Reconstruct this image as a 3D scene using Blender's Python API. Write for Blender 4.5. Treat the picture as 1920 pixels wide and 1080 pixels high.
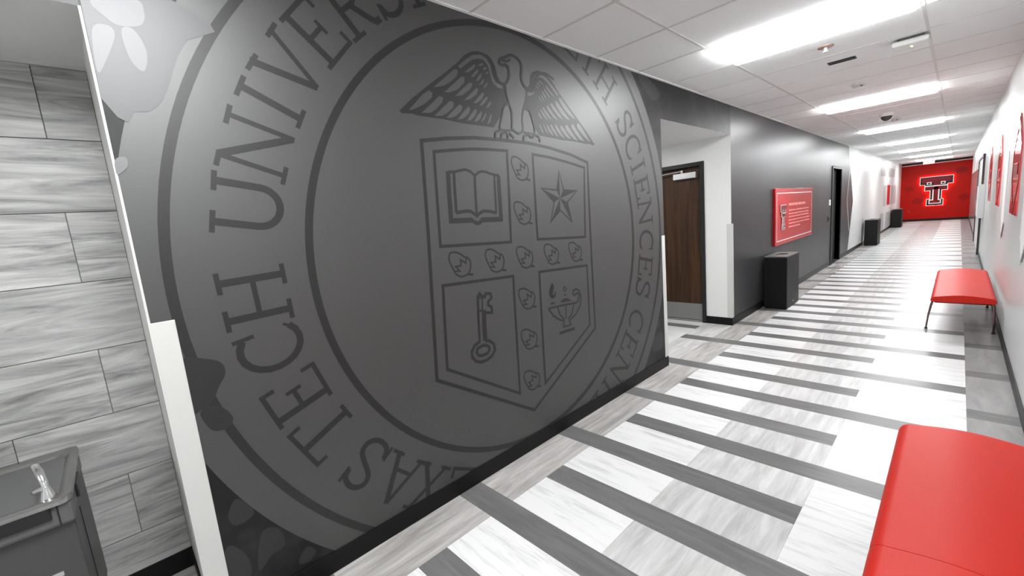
import bpy, bmesh, math, random, json
from mathutils import Vector, Matrix

for o in list(bpy.data.objects):
    bpy.data.objects.remove(o, do_unlink=True)
scn = bpy.context.scene
COL = scn.collection

# ------------------------------------------------------------------ camera
cam_data = bpy.data.cameras.new('camera')
cam = bpy.data.objects.new('camera', cam_data)
COL.objects.link(cam)
cam_data.sensor_fit = 'HORIZONTAL'
cam_data.sensor_width = 36.0
cam_data.lens = 793.3 / 1920.0 * 36.0
cam_data.clip_start = 0.02
cam_data.clip_end = 200.0
_r, _d, _f = [[0.691983, 0.716717, -0.086467], [0.04848, -0.16564, -0.984994], [-0.720284, 0.677407, -0.149367]]
cam.matrix_world = Matrix(((_r[0], -_d[0], -_f[0], 1.9645), (_r[1], -_d[1], -_f[1], -0.2597), (_r[2], -_d[2], -_f[2], 1.5550), (0, 0, 0, 1)))
scn.camera = cam

# ------------------------------------------------------------------ world, view
world = bpy.data.worlds.new('world')
scn.world = world
world.use_nodes = True
world.node_tree.nodes['Background'].inputs[0].default_value = (0.9, 0.95, 1.0, 1)
world.node_tree.nodes['Background'].inputs[1].default_value = 0.05
scn.view_settings.view_transform = 'Standard'
scn.view_settings.look = 'None'
scn.view_settings.exposure = 0.0
scn.view_settings.gamma = 1.0
scn.view_settings.use_curve_mapping = False
LAMP_STRENGTH = 36.0          # radiance of the troffer lenses (the corridor's only light)

# ------------------------------------------------------------------ helpers
H = 2.74            # ceiling height
W = 2.32            # corridor width (left wall face is x = 0)
YA, YB = 3.673, 5.459      # door alcove in the left wall
YE = -0.187         # end of the seal wall / start of the fountain recess
YEND = 27.9         # red end wall
YBACK = -7.0
RX = -0.62          # back of the fountain recess
rnd = random.Random(4)


def srgb(r, g, b):
    def f(c):
        c /= 255.0
        return c / 12.92 if c <= 0.04045 else ((c + 0.055) / 1.055) ** 2.4
    return (f(r), f(g), f(b), 1.0)


def mat(name, col, rough=0.5, metal=0.0, spec=0.5, emit=None, strength=0.0, coat=0.0, ior=1.5):
    m = bpy.data.materials.new(name)
    m.use_nodes = True
    b = m.node_tree.nodes['Principled BSDF']
    b.inputs['Base Color'].default_value = col
    b.inputs['Roughness'].default_value = rough
    b.inputs['Metallic'].default_value = metal
    b.inputs['Specular IOR Level'].default_value = spec
    b.inputs['IOR'].default_value = ior
    if coat:
        b.inputs['Coat Weight'].default_value = coat
        b.inputs['Coat Roughness'].default_value = 0.08
    if emit:
        b.inputs['Emission Color'].default_value = emit
        b.inputs['Emission Strength'].default_value = strength
    return m


def grain(m, c1, c2, scale=(3, 12, 12), detail=5.0, distort=0.6, lo=0.3, hi=0.7, bump=0.0, extra=None, coord='Object'):
    """streaky procedural colour between c1 and c2, different on every piece"""
    nt = m.node_tree
    N, L = nt.nodes, nt.links
    b = N['Principled BSDF']
    tc = N.new('ShaderNodeTexCoord')
    oi = N.new('ShaderNodeObjectInfo')
    mul = N.new('ShaderNodeVectorMath'); mul.operation = 'SCALE'
    mul.inputs[0].default_value = (37.0, 53.0, 71.0)
    L.new(oi.outputs['Random'], mul.inputs['Scale'])
    add = N.new('ShaderNodeVectorMath'); add.operation = 'ADD'
    L.new(tc.outputs[coord], add.inputs[0]); L.new(mul.outputs[0], add.inputs[1])
    mp = N.new('ShaderNodeMapping'); mp.inputs['Scale'].default_value = scale
    L.new(add.outputs[0], mp.inputs['Vector'])
    no = N.new('ShaderNodeTexNoise'); no.inputs['Scale'].default_value = 1.0
    no.inputs['Detail'].default_value = detail; no.inputs['Roughness'].default_value = 0.62
    no.inputs['Distortion'].default_value = distort
    L.new(mp.outputs[0], no.inputs['Vector'])
    cr = N.new('ShaderNodeValToRGB')
    cr.color_ramp.elements[0].position = lo; cr.color_ramp.elements[0].color = c1
    cr.color_ramp.elements[1].position = hi; cr.color_ramp.elements[1].color = c2
    if extra:
        e = cr.color_ramp.elements.new(extra[0]); e.color = extra[1]
    L.new(no.outputs['Fac'], cr.inputs['Fac'])
    # whole piece a little lighter or darker than its neighbour
    mr = N.new('ShaderNodeMapRange'); mr.inputs['To Min'].default_value = 0.93; mr.inputs['To Max'].default_value = 1.06
    L.new(oi.outputs['Random'], mr.inputs['Value'])
    sc = N.new('ShaderNodeVectorMath'); sc.operation = 'SCALE'
    L.new(cr.outputs['Color'], sc.inputs[0]); L.new(mr.outputs[0], sc.inputs['Scale'])
    L.new(sc.outputs[0], b.inputs['Base Color'])
    if bump:
        bp = N.new('ShaderNodeBump'); bp.inputs['Strength'].default_value = bump; bp.inputs['Distance'].default_value = 0.002
        L.new(no.outputs['Fac'], bp.inputs['Height']); L.new(bp.outputs[0], b.inputs['Normal'])
    return m


class MB:
    """collects geometry for one mesh"""
    def __init__(s):
        s.v, s.f, s.m = [], [], []

    def face(s, pts, mi=0):
        n = len(s.v); s.v += [tuple(p) for p in pts]; s.f.append(tuple(range(n, n + len(pts)))); s.m.append(mi)

    def box(s, x0, x1, y0, y1, z0, z1, mi=0, face_mats=None):
        n = len(s.v)
        s.v += [(x0, y0, z0), (x1, y0, z0), (x1, y1, z0), (x0, y1, z0), (x0, y0, z1), (x1, y0, z1), (x1, y1, z1), (x0, y1, z1)]
        fs = {'-z': (3, 2, 1, 0), '+z': (4, 5, 6, 7), '-y': (0, 1, 5, 4), '+x': (1, 2, 6, 5), '+y': (2, 3, 7, 6), '-x': (3, 0, 4, 7)}
        for k, q in fs.items():
            s.f.append(tuple(n + i for i in q)); s.m.append((face_mats or {}).get(k, mi))
        return s

    def prism(s, poly, axis, a, b, mi=0, side=None):
        """poly: 2-D outline; axis x -> (y,z), y -> (x,z), z -> (x,y)"""
        def P(p, t):
            return {'x': (t, p[0], p[1]), 'y': (p[0], t, p[1]), 'z': (p[0], p[1], t)}[axis]
        s.face([P(p, a) for p in reversed(poly)], mi)
        s.face([P(p, b) for p in poly], mi)
        k = len(poly)
        for i in range(k):
            p, q = poly[i], poly[(i + 1) % k]
            s.face([P(p, a), P(q, a), P(q, b), P(p, b)], mi if side is None else side)
        return s

    def tube(s, pts, r, seg=10, mi=0, caps=True):
        pts = [Vector(p) for p in pts]
        rs = r if isinstance(r, (list, tuple)) else [r] * len(pts)
        rings = []
        up = None
        for i, p in enumerate(pts):
            d = (pts[min(i + 1, len(pts) - 1)] - pts[max(i - 1, 0)]).normalized()
            if up is None:
                up = Vector((0, 0, 1)) if abs(d.z) < 0.9 else Vector((1, 0, 0))
            a = d.cross(up).normalized(); c = a.cross(d).normalized(); up = c
            n = len(s.v)
            for k in range(seg):
                t = 2 * math.pi * k / seg
                s.v.append(tuple(p + (a * math.cos(t) + c * math.sin(t)) * rs[i]))
            rings.append(n)
        for i in range(len(rings) - 1):
            for k in range(seg):
                k2 = (k + 1) % seg
                s.f.append((rings[i] + k, rings[i] + k2, rings[i + 1] + k2, rings[i + 1] + k)); s.m.append(mi)
        if caps:
            s.f.append(tuple(rings[0] + k for k in reversed(range(seg)))); s.m.append(mi)
            s.f.append(tuple(rings[-1] + k for k in range(seg))); s.m.append(mi)
        return s

    def lathe(s, prof, c, seg=24, mi=0):
        """prof: (radius, z) from top to bottom, around vertical axis at c"""
        rings = []
        for r, z in prof:
            n = len(s.v)
            for k in range(seg):
                t = 2 * math.pi * k / seg
                s.v.append((c[0] + r * math.cos(t), c[1] + r * math.sin(t), c[2] + z))
            rings.append(n)
        for i in range(len(rings) - 1):
            for k in range(seg):
                k2 = (k + 1) % seg
                s.f.append((rings[i] + k, rings[i + 1] + k, rings[i + 1] + k2, rings[i] + k2)); s.m.append(mi)
        s.f.append(tuple(rings[0] + k for k in range(seg))); s.m.append(mi)
        s.f.append(tuple(rings[-1] + k for k in reversed(range(seg)))); s.m.append(mi)
        return s

    def mesh(s, name, mats, smooth=False, bevel=0.0, fix=True):
        me = bpy.data.meshes.new(name)
        me.from_pydata(s.v, [], s.f)
        for m in (mats if isinstance(mats, (list, tuple)) else [mats]):
            me.materials.append(m)
        for p, mi in zip(me.polygons, s.m):
            p.material_index = mi
        bm = bmesh.new(); bm.from_mesh(me)
        if fix:
            bmesh.ops.remove_doubles(bm, verts=bm.verts, dist=1e-5)
            bmesh.ops.recalc_face_normals(bm, faces=bm.faces)
        if bevel:
            bmesh.ops.bevel(bm, geom=[e for e in bm.edges if e.is_manifold and e.calc_face_angle(0) > 0.5], offset=bevel, segments=2, affect='EDGES', profile=0.5)
        if smooth:
            for f in bm.faces:
                f.smooth = True
            for e in bm.edges:
                if e.is_manifold and e.calc_face_angle(0) > 0.7:
                    e.smooth = False
        bm.to_mesh(me); bm.free()
        return me

    def build(s, name, mats, parent=None, **kw):
        return link(name, s.mesh(name, mats, **kw), parent)


def link(name, data, parent=None, loc=None):
    o = bpy.data.objects.new(name, data)
    COL.objects.link(o)
    if parent is not None:
        o.parent = parent
        # children are authored in world coordinates: cancel the parent's own offset
        o.location = (loc or Vector((0, 0, 0))) - Vector(parent['_at']) if '_at' in parent else (loc or (0, 0, 0))
    elif loc is not None:
        o.location = loc
    return o


def structure(o):
    o['kind'] = 'structure'
    return o


def tag(o, label, cat, group=None):
    o['label'] = label; o['category'] = cat
    if group:
        o['group'] = group
    return o


def thing(name, label, cat, at, group=None):
    o = bpy.data.objects.new(name, None)
    o.empty_display_size = 0.1
    o.location = at
    o['_at'] = list(at)
    COL.objects.link(o)
    return tag(o, label, cat, group)


def catmull(pts, closed=False, sub=5):
    n = len(pts); out = []
    rng = range(n if closed else n - 1)
    for i in rng:
        g = lambda k: pts[k % n] if closed else pts[min(max(k, 0), n - 1)]
        p0, p1, p2, p3 = g(i - 1), g(i), g(i + 1), g(i + 2)
        for j in range(sub):
            t = j / sub
            out.append(tuple(0.5 * (2 * p1[a] + (p2[a] - p0[a]) * t + (2 * p0[a] - 5 * p1[a] + 4 * p2[a] - p3[a]) * t * t + (3 * p1[a] - p0[a] - 3 * p2[a] + p3[a]) * t ** 3) for a in (0, 1)))
    if not closed:
        out.append(tuple(pts[-1]))
    return out


def stroke_quads(pts, w, closed=False):
    """quads of a mitred line of width w along 2-D points"""
    P = [Vector(p) for p in pts]
    n = len(P); L, R = [], []
    for i in range(n):
        if closed:
            a, c = P[i - 1], P[(i + 1) % n]
        else:
            a, c = P[max(i - 1, 0)], P[min(i + 1, n - 1)]
        d1 = (P[i] - a); d2 = (c - P[i])
        if d1.length < 1e-9: d1 = d2
        if d2.length < 1e-9: d2 = d1
        d1 = d1.normalized(); d2 = d2.normalized()
        n1 = Vector((-d1.y, d1.x)); n2 = Vector((-d2.y, d2.x))
        m = n1 + n2
        m = n1 if m.length < 1e-3 else m.normalized()
        k = w / 2 / max(0.45, m.dot(n1))
        L.append(P[i] + m * k); R.append(P[i] - m * k)
    return [(L[i], R[i], R[(i + 1) % n], L[(i + 1) % n]) for i in range(n if closed else n - 1)]


class G(list):
    """one stroke of a print; each stroke lies a hair above the one before"""


def flat_print(name, polys, x, material, parent, ylim=None, zlim=None):
    """print lying on a wall of constant x: polys are (y,z) outlines, trimmed to the wall"""
    bm = bmesh.new()
    groups = polys if polys and isinstance(polys[0], G) else [G(polys)]
    for gi, p in ((gi, p) for gi, g in enumerate(groups) for p in g):
        a = sum(p[i - 1][0] * p[i][1] - p[i][0] * p[i - 1][1] for i in range(len(p)))
        q = p if a > 0 else list(reversed(p))
        try:
            bm.faces.new([bm.verts.new((x + gi * 0.00006, t[0], t[1])) for t in q])
        except ValueError:
            pass
    lim = []
    if ylim:
        lim += [((0, ylim[0], 0), (0, -1, 0)), ((0, ylim[1], 0), (0, 1, 0))]
    if zlim:
        lim += [((0, 0, zlim[0]), (0, 0, -1)), ((0, 0, zlim[1]), (0, 0, 1))]
    for co, no in lim:
        bmesh.ops.bisect_plane(bm, geom=bm.verts[:] + bm.edges[:] + bm.faces[:], plane_co=co, plane_no=no, clear_outer=True)
    if not bm.faces:
        bm.free(); return None
    me = bpy.data.meshes.new(name)
    bm.to_mesh(me); bm.free()
    me.materials.append(material)
    return link(name, me, parent)


# ------------------------------------------------------------------ materials
M = {}
M['white_wall'] = mat('white_paint', (0.72, 0.72, 0.71, 1), 0.45)
M['white_gloss'] = mat('white_satin_wall', (0.53, 0.535, 0.53, 1), 0.36)
M['grey_wall'] = mat('charcoal_satin_paint', (0.034, 0.034, 0.036, 1), 0.38, spec=0.3)
M['black_base'] = mat('black_rubber_base', (0.007, 0.007, 0.007, 1), 0.4, spec=0.2)
M['tile_ceil'] = mat('ceiling_tile', (0.93, 0.93, 0.925, 1), 0.9, spec=0.2)
M['tee'] = mat('ceiling_grid_metal', (0.70, 0.69, 0.68, 1), 0.5)
M['white_metal'] = mat('white_metal', (0.8, 0.8, 0.79, 1), 0.35)
M['guard'] = mat('white_vinyl_guard', (0.55, 0.55, 0.53, 1), 0.4)
M['lamp'] = mat('lamp_lens', (0.9, 0.9, 0.9, 1), 0.4, emit=(0.975, 0.99, 1.0, 1), strength=LAMP_STRENGTH)
M['red_wall'] = mat('red_wall_paint', srgb(162, 19, 10), 0.45, spec=0.12)
M['red_vinyl'] = mat('red_bench_vinyl', (0.50, 0.020, 0.012, 1), 0.46, spec=0.14)
M['red_sign'] = mat('red_acrylic', (0.42, 0.010, 0.014, 1), 0.22, spec=0.25)
M['red_dark'] = mat('dark_red_acrylic', srgb(130, 10, 18), 0.2, spec=0.3)
M['chrome'] = mat('chrome', (0.75, 0.75, 0.75, 1), 0.15, metal=1.0)
M['steel'] = mat('stainless_steel', (0.40, 0.40, 0.39, 1), 0.26, metal=1.0)
M['fount_grey'] = mat('fountain_grey_vinyl_steel', (0.10, 0.10, 0.10, 1), 0.4)
M['fount_dark'] = mat('fountain_dark_panel', (0.055, 0.055, 0.055, 1), 0.42)
M['black'] = mat('black_plastic', (0.010, 0.010, 0.011, 1), 0.4)
M['black_metal'] = mat('black_powder_coat', (0.005, 0.005, 0.0055, 1), 0.5, spec=0.22)
M['bin_top'] = mat('bin_grey_top', (0.09, 0.09, 0.085, 1), 0.45)
M['frame_black'] = mat('black_door_frame', (0.016, 0.017, 0.017, 1), 0.4, spec=0.3)
M['alu'] = mat('brushed_aluminium', (0.62, 0.62, 0.62, 1), 0.4, metal=0.8)
M['white_print'] = mat('white_print', (0.85, 0.80, 0.78, 1), 0.4)
M['pink_print'] = mat('pale_lettering', srgb(246, 150, 140), 0.4)
M['grey_print'] = mat('grey_print', (0.42, 0.42, 0.42, 1), 0.4)
M['logo_white'] = mat('logo_pale_edge', (0.75, 0.70, 0.66, 1), 0.3)
M['logo_black'] = mat('logo_black', (0.006, 0.005, 0.008, 1), 0.3, spec=0.2)
M['logo_red'] = mat('logo_red', srgb(112, 6, 18), 0.3, spec=0.2)
M['halo'] = mat('red_led_backlight', (0.8, 0.1, 0.05, 1), 0.5, emit=(1.0, 0.06, 0.03, 1), strength=45.0)
M['exit_face'] = mat('exit_sign_face', (0.5, 0.36, 0.34, 1), 0.4, emit=(1.0, 0.72, 0.68, 1), strength=0.35)
M['exit_red'] = mat('exit_letters', srgb(230, 30, 40), 0.4, emit=(1.0, 0.12, 0.14, 1), strength=1.2)
M['led'] = mat('green_led', (0.5, 0.9, 0.3, 1), 0.4, emit=(0.6, 1.0, 0.35, 1), strength=2.5)
M['brass'] = mat('copper_plate', (0.42, 0.30, 0.26, 1), 0.4, metal=0.6)
M['smoked'] = mat('smoked_dome', (0.05, 0.045, 0.045, 1), 0.12)
M['grout'] = mat('grout', (0.22, 0.22, 0.215, 1), 0.8)
M['glass_red'] = mat('pink_red_acrylic', srgb(208, 92, 92), 0.12, coat=0.6)

LW = (0.70, 0.70, 0.69, 1)
M['fl_white_x'] = grain(mat('vinyl_tile_white', LW, 0.29, spec=0.13), (0.48, 0.48, 0.475, 1), (0.69, 0.69, 0.685, 1), scale=(3.0, 30, 10), lo=0.26, hi=0.50, bump=0.04)
M['fl_grey_y'] = grain(mat('vinyl_tile_light_grey', LW, 0.29, spec=0.13), (0.42, 0.415, 0.41, 1), (0.62, 0.615, 0.61, 1), scale=(20, 2.4, 10), lo=0.34, hi=0.68, bump=0.04)
M['fl_border_y'] = grain(mat('vinyl_tile_taupe', LW, 0.29, spec=0.13), (0.27, 0.255, 0.243, 1), (0.52, 0.505, 0.49, 1), scale=(20, 2.2, 10), lo=0.32, hi=0.68, bump=0.04)
M['fl_strip'] = grain(mat('vinyl_strip_charcoal', LW, 0.29, spec=0.13), (0.12, 0.118, 0.118, 1), (0.175, 0.172, 0.17, 1), scale=(3, 26, 10), lo=0.3, hi=0.7, bump=0.03)
M['fl_right_y'] = grain(mat('vinyl_tile_mid_grey', LW, 0.29, spec=0.13), (0.22, 0.215, 0.21, 1), (0.32, 0.315, 0.31, 1), scale=(9, 2.0, 10), lo=0.32, hi=0.68, bump=0.03)
M['fl_right_strip'] = M['fl_strip']
M['stone'] = grain(mat('striped_stone_tile', LW, 0.4), (0.13, 0.13, 0.127, 1), (0.58, 0.58, 0.565, 1), scale=(1, 1.5, 16), detail=7, distort=1.8, lo=0.28, hi=0.72, bump=0.15, extra=(0.5, (0.38, 0.38, 0.37, 1)))
M['walnut'] = grain(mat('dark_walnut_veneer', LW, 0.45, spec=0.3), (0.016, 0.007, 0.003, 1), (0.075, 0.034, 0.014, 1), scale=(16, 16, 1.0), lo=0.3, hi=0.75)
# mural prints
M['mural_back'] = mat('mural_dark_ground', (0.010, 0.010, 0.010, 1), 0.48, spec=0.4)
nt = M['mural_back'].node_tree
vo = nt.nodes.new('ShaderNodeTexVoronoi'); vo.inputs['Scale'].default_value = 4.2; vo.feature = 'SMOOTH_F1'
tcn = nt.nodes.new('ShaderNodeTexCoord')
nz = nt.nodes.new('ShaderNodeTexNoise'); nz.inputs['Scale'].default_value = 3.0; nz.inputs['Detail'].default_value = 3
mixv = nt.nodes.new('ShaderNodeVectorMath'); mixv.operation = 'ADD'
nt.links.new(tcn.outputs['Object'], mixv.inputs[0]); nt.links.new(nz.outputs['Color'], mixv.inputs[1])
nt.links.new(tcn.outputs['Object'], nz.inputs['Vector']); nt.links.new(mixv.outputs[0], vo.inputs['Vector'])
crn = nt.nodes.new('ShaderNodeValToRGB')
crn.color_ramp.elements[0].position = 0.25; crn.color_ramp.elements[0].color = (0.014, 0.014, 0.0145, 1)
crn.color_ramp.elements[1].position = 0.5; crn.color_ramp.elements[1].color = (0.0035, 0.0035, 0.0035, 1)
nt.links.new(vo.outputs['Distance'], crn.inputs['Fac'])
nt.links.new(crn.outputs['Color'], nt.nodes['Principled BSDF'].inputs['Base Color'])
M['mural_grey'] = mat('mural_grey_print', (0.014, 0.0138, 0.0136, 1), 0.52, spec=1.0, ior=1.62)
M['mural_ring'] = mat('mural_band_grey_print', (0.012, 0.012, 0.012, 1), 0.52, spec=1.0, ior=1.62)
M['mural_line'] = mat('mural_dark_line', (0.003, 0.003, 0.003, 1), 0.5, spec=0.72)
M['mural_leaf'] = mat('mural_leaf_print', (0.018, 0.018, 0.0185, 1), 0.48, spec=0.5)
M['mural_leaf_dark'] = mat('mural_dark_leaf_print', (0.009, 0.009, 0.009, 1), 0.46, spec=0.7)
M['kick'] = mat('kick_plate_steel', (0.30, 0.30, 0.29, 1), 0.45, metal=0.7)
M['white_graphic'] = mat('white_wall_graphic', (0.60, 0.60, 0.595, 1), 0.4)
M['gloss_panel'] = mat('grey_gloss_panel', (0.30, 0.29, 0.285, 1), 0.12, spec=0.6)
M['downlight'] = mat('downlight_lens', (0.9, 0.9, 0.9, 1), 0.4, emit=(0.98, 0.99, 1.0, 1), strength=LAMP_STRENGTH * 2.2)
M['door_grey'] = mat('charcoal_door', (0.030, 0.030, 0.031, 1), 0.45, spec=0.3)
M['mural_cotton'] = mat('mural_cotton_print', (0.065, 0.065, 0.068, 1), 0.48, spec=0.75)
M['mural_petal'] = mat('mural_petal_print', (0.13, 0.13, 0.134, 1), 0.48, spec=0.75)

# ------------------------------------------------------------------ structure
# floor slab under the vinyl pieces
fl = MB()
fl.box(0, W, YBACK, YEND, -0.10, -0.003)
fl.box(-1.9, 0, YA, YB, -0.10, -0.003)
fl.box(RX, 0, -2.2, YE, -0.10, -0.003)
floor = structure(fl.build('floor', M['fl_strip'], fix=False))
X1, X2, X3, X4 = 0.289, 0.889, 1.488, 2.073
Y0, P, T = 1.175, 0.455, 0.291
GAP = 0.0008
_meshes = {}


def plank(name, x0, x1, y0, y1, m):
    dx, dy = x1 - x0 - GAP, y1 - y0 - GAP
    key = (round(dx, 4), round(dy, 4), m)
    if key not in _meshes:
        b = MB(); b.box(-dx / 2, dx / 2, -dy / 2, dy / 2, -0.003, 0)
        _meshes[key] = b.mesh(name, M[m])
    return link(name, _meshes[key], floor, Vector(((x0 + x1) / 2, (y0 + y1) / 2, 0)))


far = {k: MB() for k in ('fl_white_x', 'fl_grey_y', 'fl_border_y', 'fl_strip', 'fl_right_y')}
R0, R1, RFAR = -4, 26, 59


def lay(near, name, x0, x1, y0, y1, m):
    y0, y1 = max(y0, YBACK), min(y1, YEND)
    if y1 - y0 < 0.01:
        return
    if near:
        plank(name, x0, x1, y0, y1, m)
    else:
        far[m].box(x0 + GAP / 2, x1 - GAP / 2, y0 + GAP / 2, y1 - GAP / 2, -0.003, 0)


for n in range(-18, RFAR):
    near = R0 <= n < R1
    ya = Y0 + n * P; yb = ya + T; yc = ya + P
    lay(near, 'white_floor_tile', X1, X2, ya, yb, 'fl_white_x')
    lay(near, 'grey_floor_tile', X2, X3, ya, yb, 'fl_grey_y')
    if n % 2:      # strip starting at the left wall and stopping at the wide white column
        xl = -0.33 if YA < yb and yc < YB else 0.0
        lay(near, 'charcoal_floor_strip', xl, X3, yb, yc, 'fl_strip')
        lay(near, 'charcoal_floor_strip', X4, W, yb, yc, 'fl_strip')
        lay(near, 'border_floor_tile', 0.0, X1, yc, yb + 2 * P, 'fl_border_y')
        lay(near, 'edge_floor_tile', X4, W, yc, yb + 2 * P, 'fl_right_y')
    else:
        lay(near, 'charcoal_floor_strip', X1, X4, yb, yc, 'fl_strip')
        lay(near, 'white_floor_tile', X3, X4, yc, yb + 2 * P, 'fl_white_x')
# alcove floor
n = 5
while True:
    yb = Y0 + n * P + T
    if yb > YB: break
    a0, a1 = yb + P - T, min(yb + 2 * P, YB)
    if a1 - a0 > 0.02:
        plank('border_floor_tile', -0.33, 0.0, a0, a1, 'fl_grey_y')
    n += 2
plank('border_floor_tile', -0.33, 0.0, YA, Y0 + 5 * P + T, 'fl_grey_y')
for (a0, a1, m, nm) in ((YA, Y0 + 6 * P + T, 'fl_white_x', 'white_floor_tile'), (Y0 + 6 * P + T, Y0 + 7 * P, 'fl_strip', 'charcoal_floor_strip'), (Y0 + 7 * P, Y0 + 8 * P + T, 'fl_white_x', 'white_floor_tile'),
                        (Y0 + 8 * P + T, Y0 + 9 * P, 'fl_strip', 'charcoal_floor_strip'), (Y0 + 9 * P, YB, 'fl_white_x', 'white_floor_tile')):
    plank(nm, -0.93, -0.33, a0, a1, m)
    plank(nm, -1.53, -0.93, a0, a1, m)
for k in range(4):
    plank('border_floor_tile', RX, 0.0, -2.2 + k * 0.503, -2.2 + (k + 1) * 0.503, 'fl_border_y')
for k, b in far.items():
    o = b.build('distant_floor_tiles', M[k], floor, fix=False)
    o['kind'] = 'stuff'

# ---- left wall
WL = {'+x': 0, '-y': 1, '+y': 1, '-z': 1, '+z': 1, '-x': 1}
wl = MB()
wl.box(-1.95, 0, YE, YA, 0, H + 0.1, face_mats=WL)
wall_left = structure(wl.build('wall_left', [M['mural_back'], M['white_wall']], fix=False))
hd = MB(); hd.box(-1.95, 0, YA, YB, 2.401, H + 0.1, face_mats=WL)
structure(hd.build('wall_left', [M['mural_back'], M['white_wall']], fix=False))
# recess header, far jamb and the wall behind the viewpoint
hd = MB(); hd.box(-0.8, 0, -2.2, YE, 2.357, H + 0.1, 1, face_mats={'+x': 0})
structure(hd.build('wall_left', [M['grey_wall'], M['white_wall']], fix=False))
hd = MB(); hd.box(-0.8, 0, YBACK, -2.2, 0, H + 0.1, 1)
structure(hd.build('wall_left', [M['grey_wall'], M['white_wall']], fix=False))
# wall beyond the alcove, with a door opening
D2A, D2B, D2H = 11.60, 12.62, 2.15
wf = MB()
wf.box(-0.30, 0, YB, D2A, 0, H + 0.1, face_mats=WL)
wf.box(-0.30, 0, D2A, D2B, D2H, H + 0.1, face_mats=WL)
wf.box(-0.30, 0, D2B, YEND, 0, H + 0.1, face_mats=WL)
wf.box(-0.34, -0.30, D2A - .1, D2B + .1, 0, D2H + .1, 1)
wall_far_left = structure(wf.build('wall_left', [M['grey_wall'], M['white_wall']], fix=False))
# alcove far wall with door opening, back wall
DX0, DX1, DH = -1.30, -0.375, 2.09
aw = MB()
aw.box(-0.323, -0.30, YB, YB + 0.18, 0, 2.401); aw.box(-1.9, -1.352, YB, YB + 0.18, 0, 2.401); aw.box(-1.352, -0.323, YB, YB + 0.18, 2.14, 2.401)
aw.box(-1.95, -0.30, YB + 0.18, YB + 0.2, 0, 2.45)
wall_alcove = structure(aw.build('wall_alcove', M['white_wall'], fix=False))
ab = MB(); ab.box(-2.0, -1.90, YA, YB + 0.2, 0, 2.401)
structure(ab.build('wall_alcove', M['white_wall'], fix=False))
# fountain recess back wall: mortar bed with a stone tile each
rb = MB(); rb.box(-0.8, RX - 0.008, -2.2, YE, 0, 2.357)
wall_recess = structure(rb.build('wall_recess', M['grout'], fix=False))
TH, TW = 0.297, 0.60
tile_meshes = {}
for r in range(8):
    z1 = 2.357 - r * TH; z0 = max(z1 - TH, 0.0)
    y = -0.349 + (0 if r % 2 == 0 else 0.30) + TW
    while y > -2.2:
        a, b = max(y - TW, -2.2), min(y, YE)
        if b - a > 0.02 and z1 - z0 > 0.02:
            key = (round(b - a, 3), round(z1 - z0, 3))
            if key not in tile_meshes:
                q = MB(); q.box(-0.007, 0, -(b - a) / 2 + 0.0015, (b - a) / 2 - 0.0015, -(z1 - z0) / 2 + 0.0015, (z1 - z0) / 2 - 0.0015)
                tile_meshes[key] = q.mesh('stone_tile', M['stone'], bevel=0.001)
            link('stone_tile', tile_meshes[key], wall_recess, Vector((RX, (a + b) / 2, (z0 + z1) / 2)))
        y -= TW
tr = MB(); tr.box(RX - 0.005, RX + 0.012, -2.2, YE, 2.345, 2.357)
structure(tr.build('trim_1', M['alu'], fix=False))

# ---- right wall, end wall, back wall
wr = MB(); wr.box(W, W + 0.15, YBACK, YEND + 0.2, 0, H + 0.1)
wall_right = structure(wr.build('wall_right', M['white_gloss'], fix=False))
we = MB(); we.box(-0.3, W, YEND, YEND + 0.15, 0, 2.62)
wall_end = structure(we.build('wall_end', M['red_wall'], fix=False))
we = MB(); we.box(-0.3, W, YEND + 0.12, YEND + 0.17, 2.62, H + 0.1)
structure(we.build('wall_end', M['frame_black'], fix=False))
we = MB(); we.box(0, W, YEND - 0.02, YEND + 0.12, 2.62, 2.645)
structure(we.build('trim_2', M['tile_ceil'], fix=False))
wb = MB(); wb.box(-0.8, W + 0.15, YBACK - 0.1, YBACK, 0, H + 0.1)
structure(wb.build('wall_back', M['white_wall'], fix=False))

# ---- baseboards
BH = 0.1


def base(name, x0, x1, y0, y1):
    b = MB(); b.box(x0, x1, y0, y1, 0.0, BH)
    return structure(b.build(name, M['black_base'], bevel=0.0015))


base('baseboard_left', 0, 0.007, YE, YA)
base('baseboard_alcove', -1.9, 0, YA, YA + 0.007)
base('baseboard_left', 0, 0.007, YB, D2A - 0.05)
base('baseboard_left', 0, 0.007, D2B + 0.05, YEND)
base('baseboard_left', 0, 0.007, YBACK, -2.2)
base('baseboard_alcove', -0.323, 0.007, YB - 0.007, YB)
base('baseboard_recess', RX, RX + 0.007, -2.2, YE)
base('baseboard_recess', RX, 0, YE - 0.007, YE)
base('baseboard_right', W - 0.007, W, YBACK, YEND)
base('baseboard_end', 0, W, YEND - 0.007, YEND)

# ---- vinyl corner guards
def guard(name, legs):
    b = MB()
    for (x0, x1, y0, y1) in legs:
        b.box(x0, x1, y0, y1, BH, 1.317)
    return structure(b.build(name, M['guard'], bevel=0.0012, fix=False))


guard('trim_3', [(0, 0.004, YE - 0.004, YE + 0.072), (-0.06, 0, YE - 0.004, YE)])
guard('trim_4', [(0, 0.004, YA - 0.06, YA + 0.004), (-0.06, 0, YA, YA + 0.004)])
guard('trim_5', [(0, 0.004, YB - 0.004, YB + 0.06), (-0.055, 0, YB - 0.004, YB)])
b = MB(); b.box(-0.002, 0.002, YE - 0.003, YE + 0.004, 1.317, 2.357)
structure(b.build('trim_6', M['guard'], fix=False))

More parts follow.
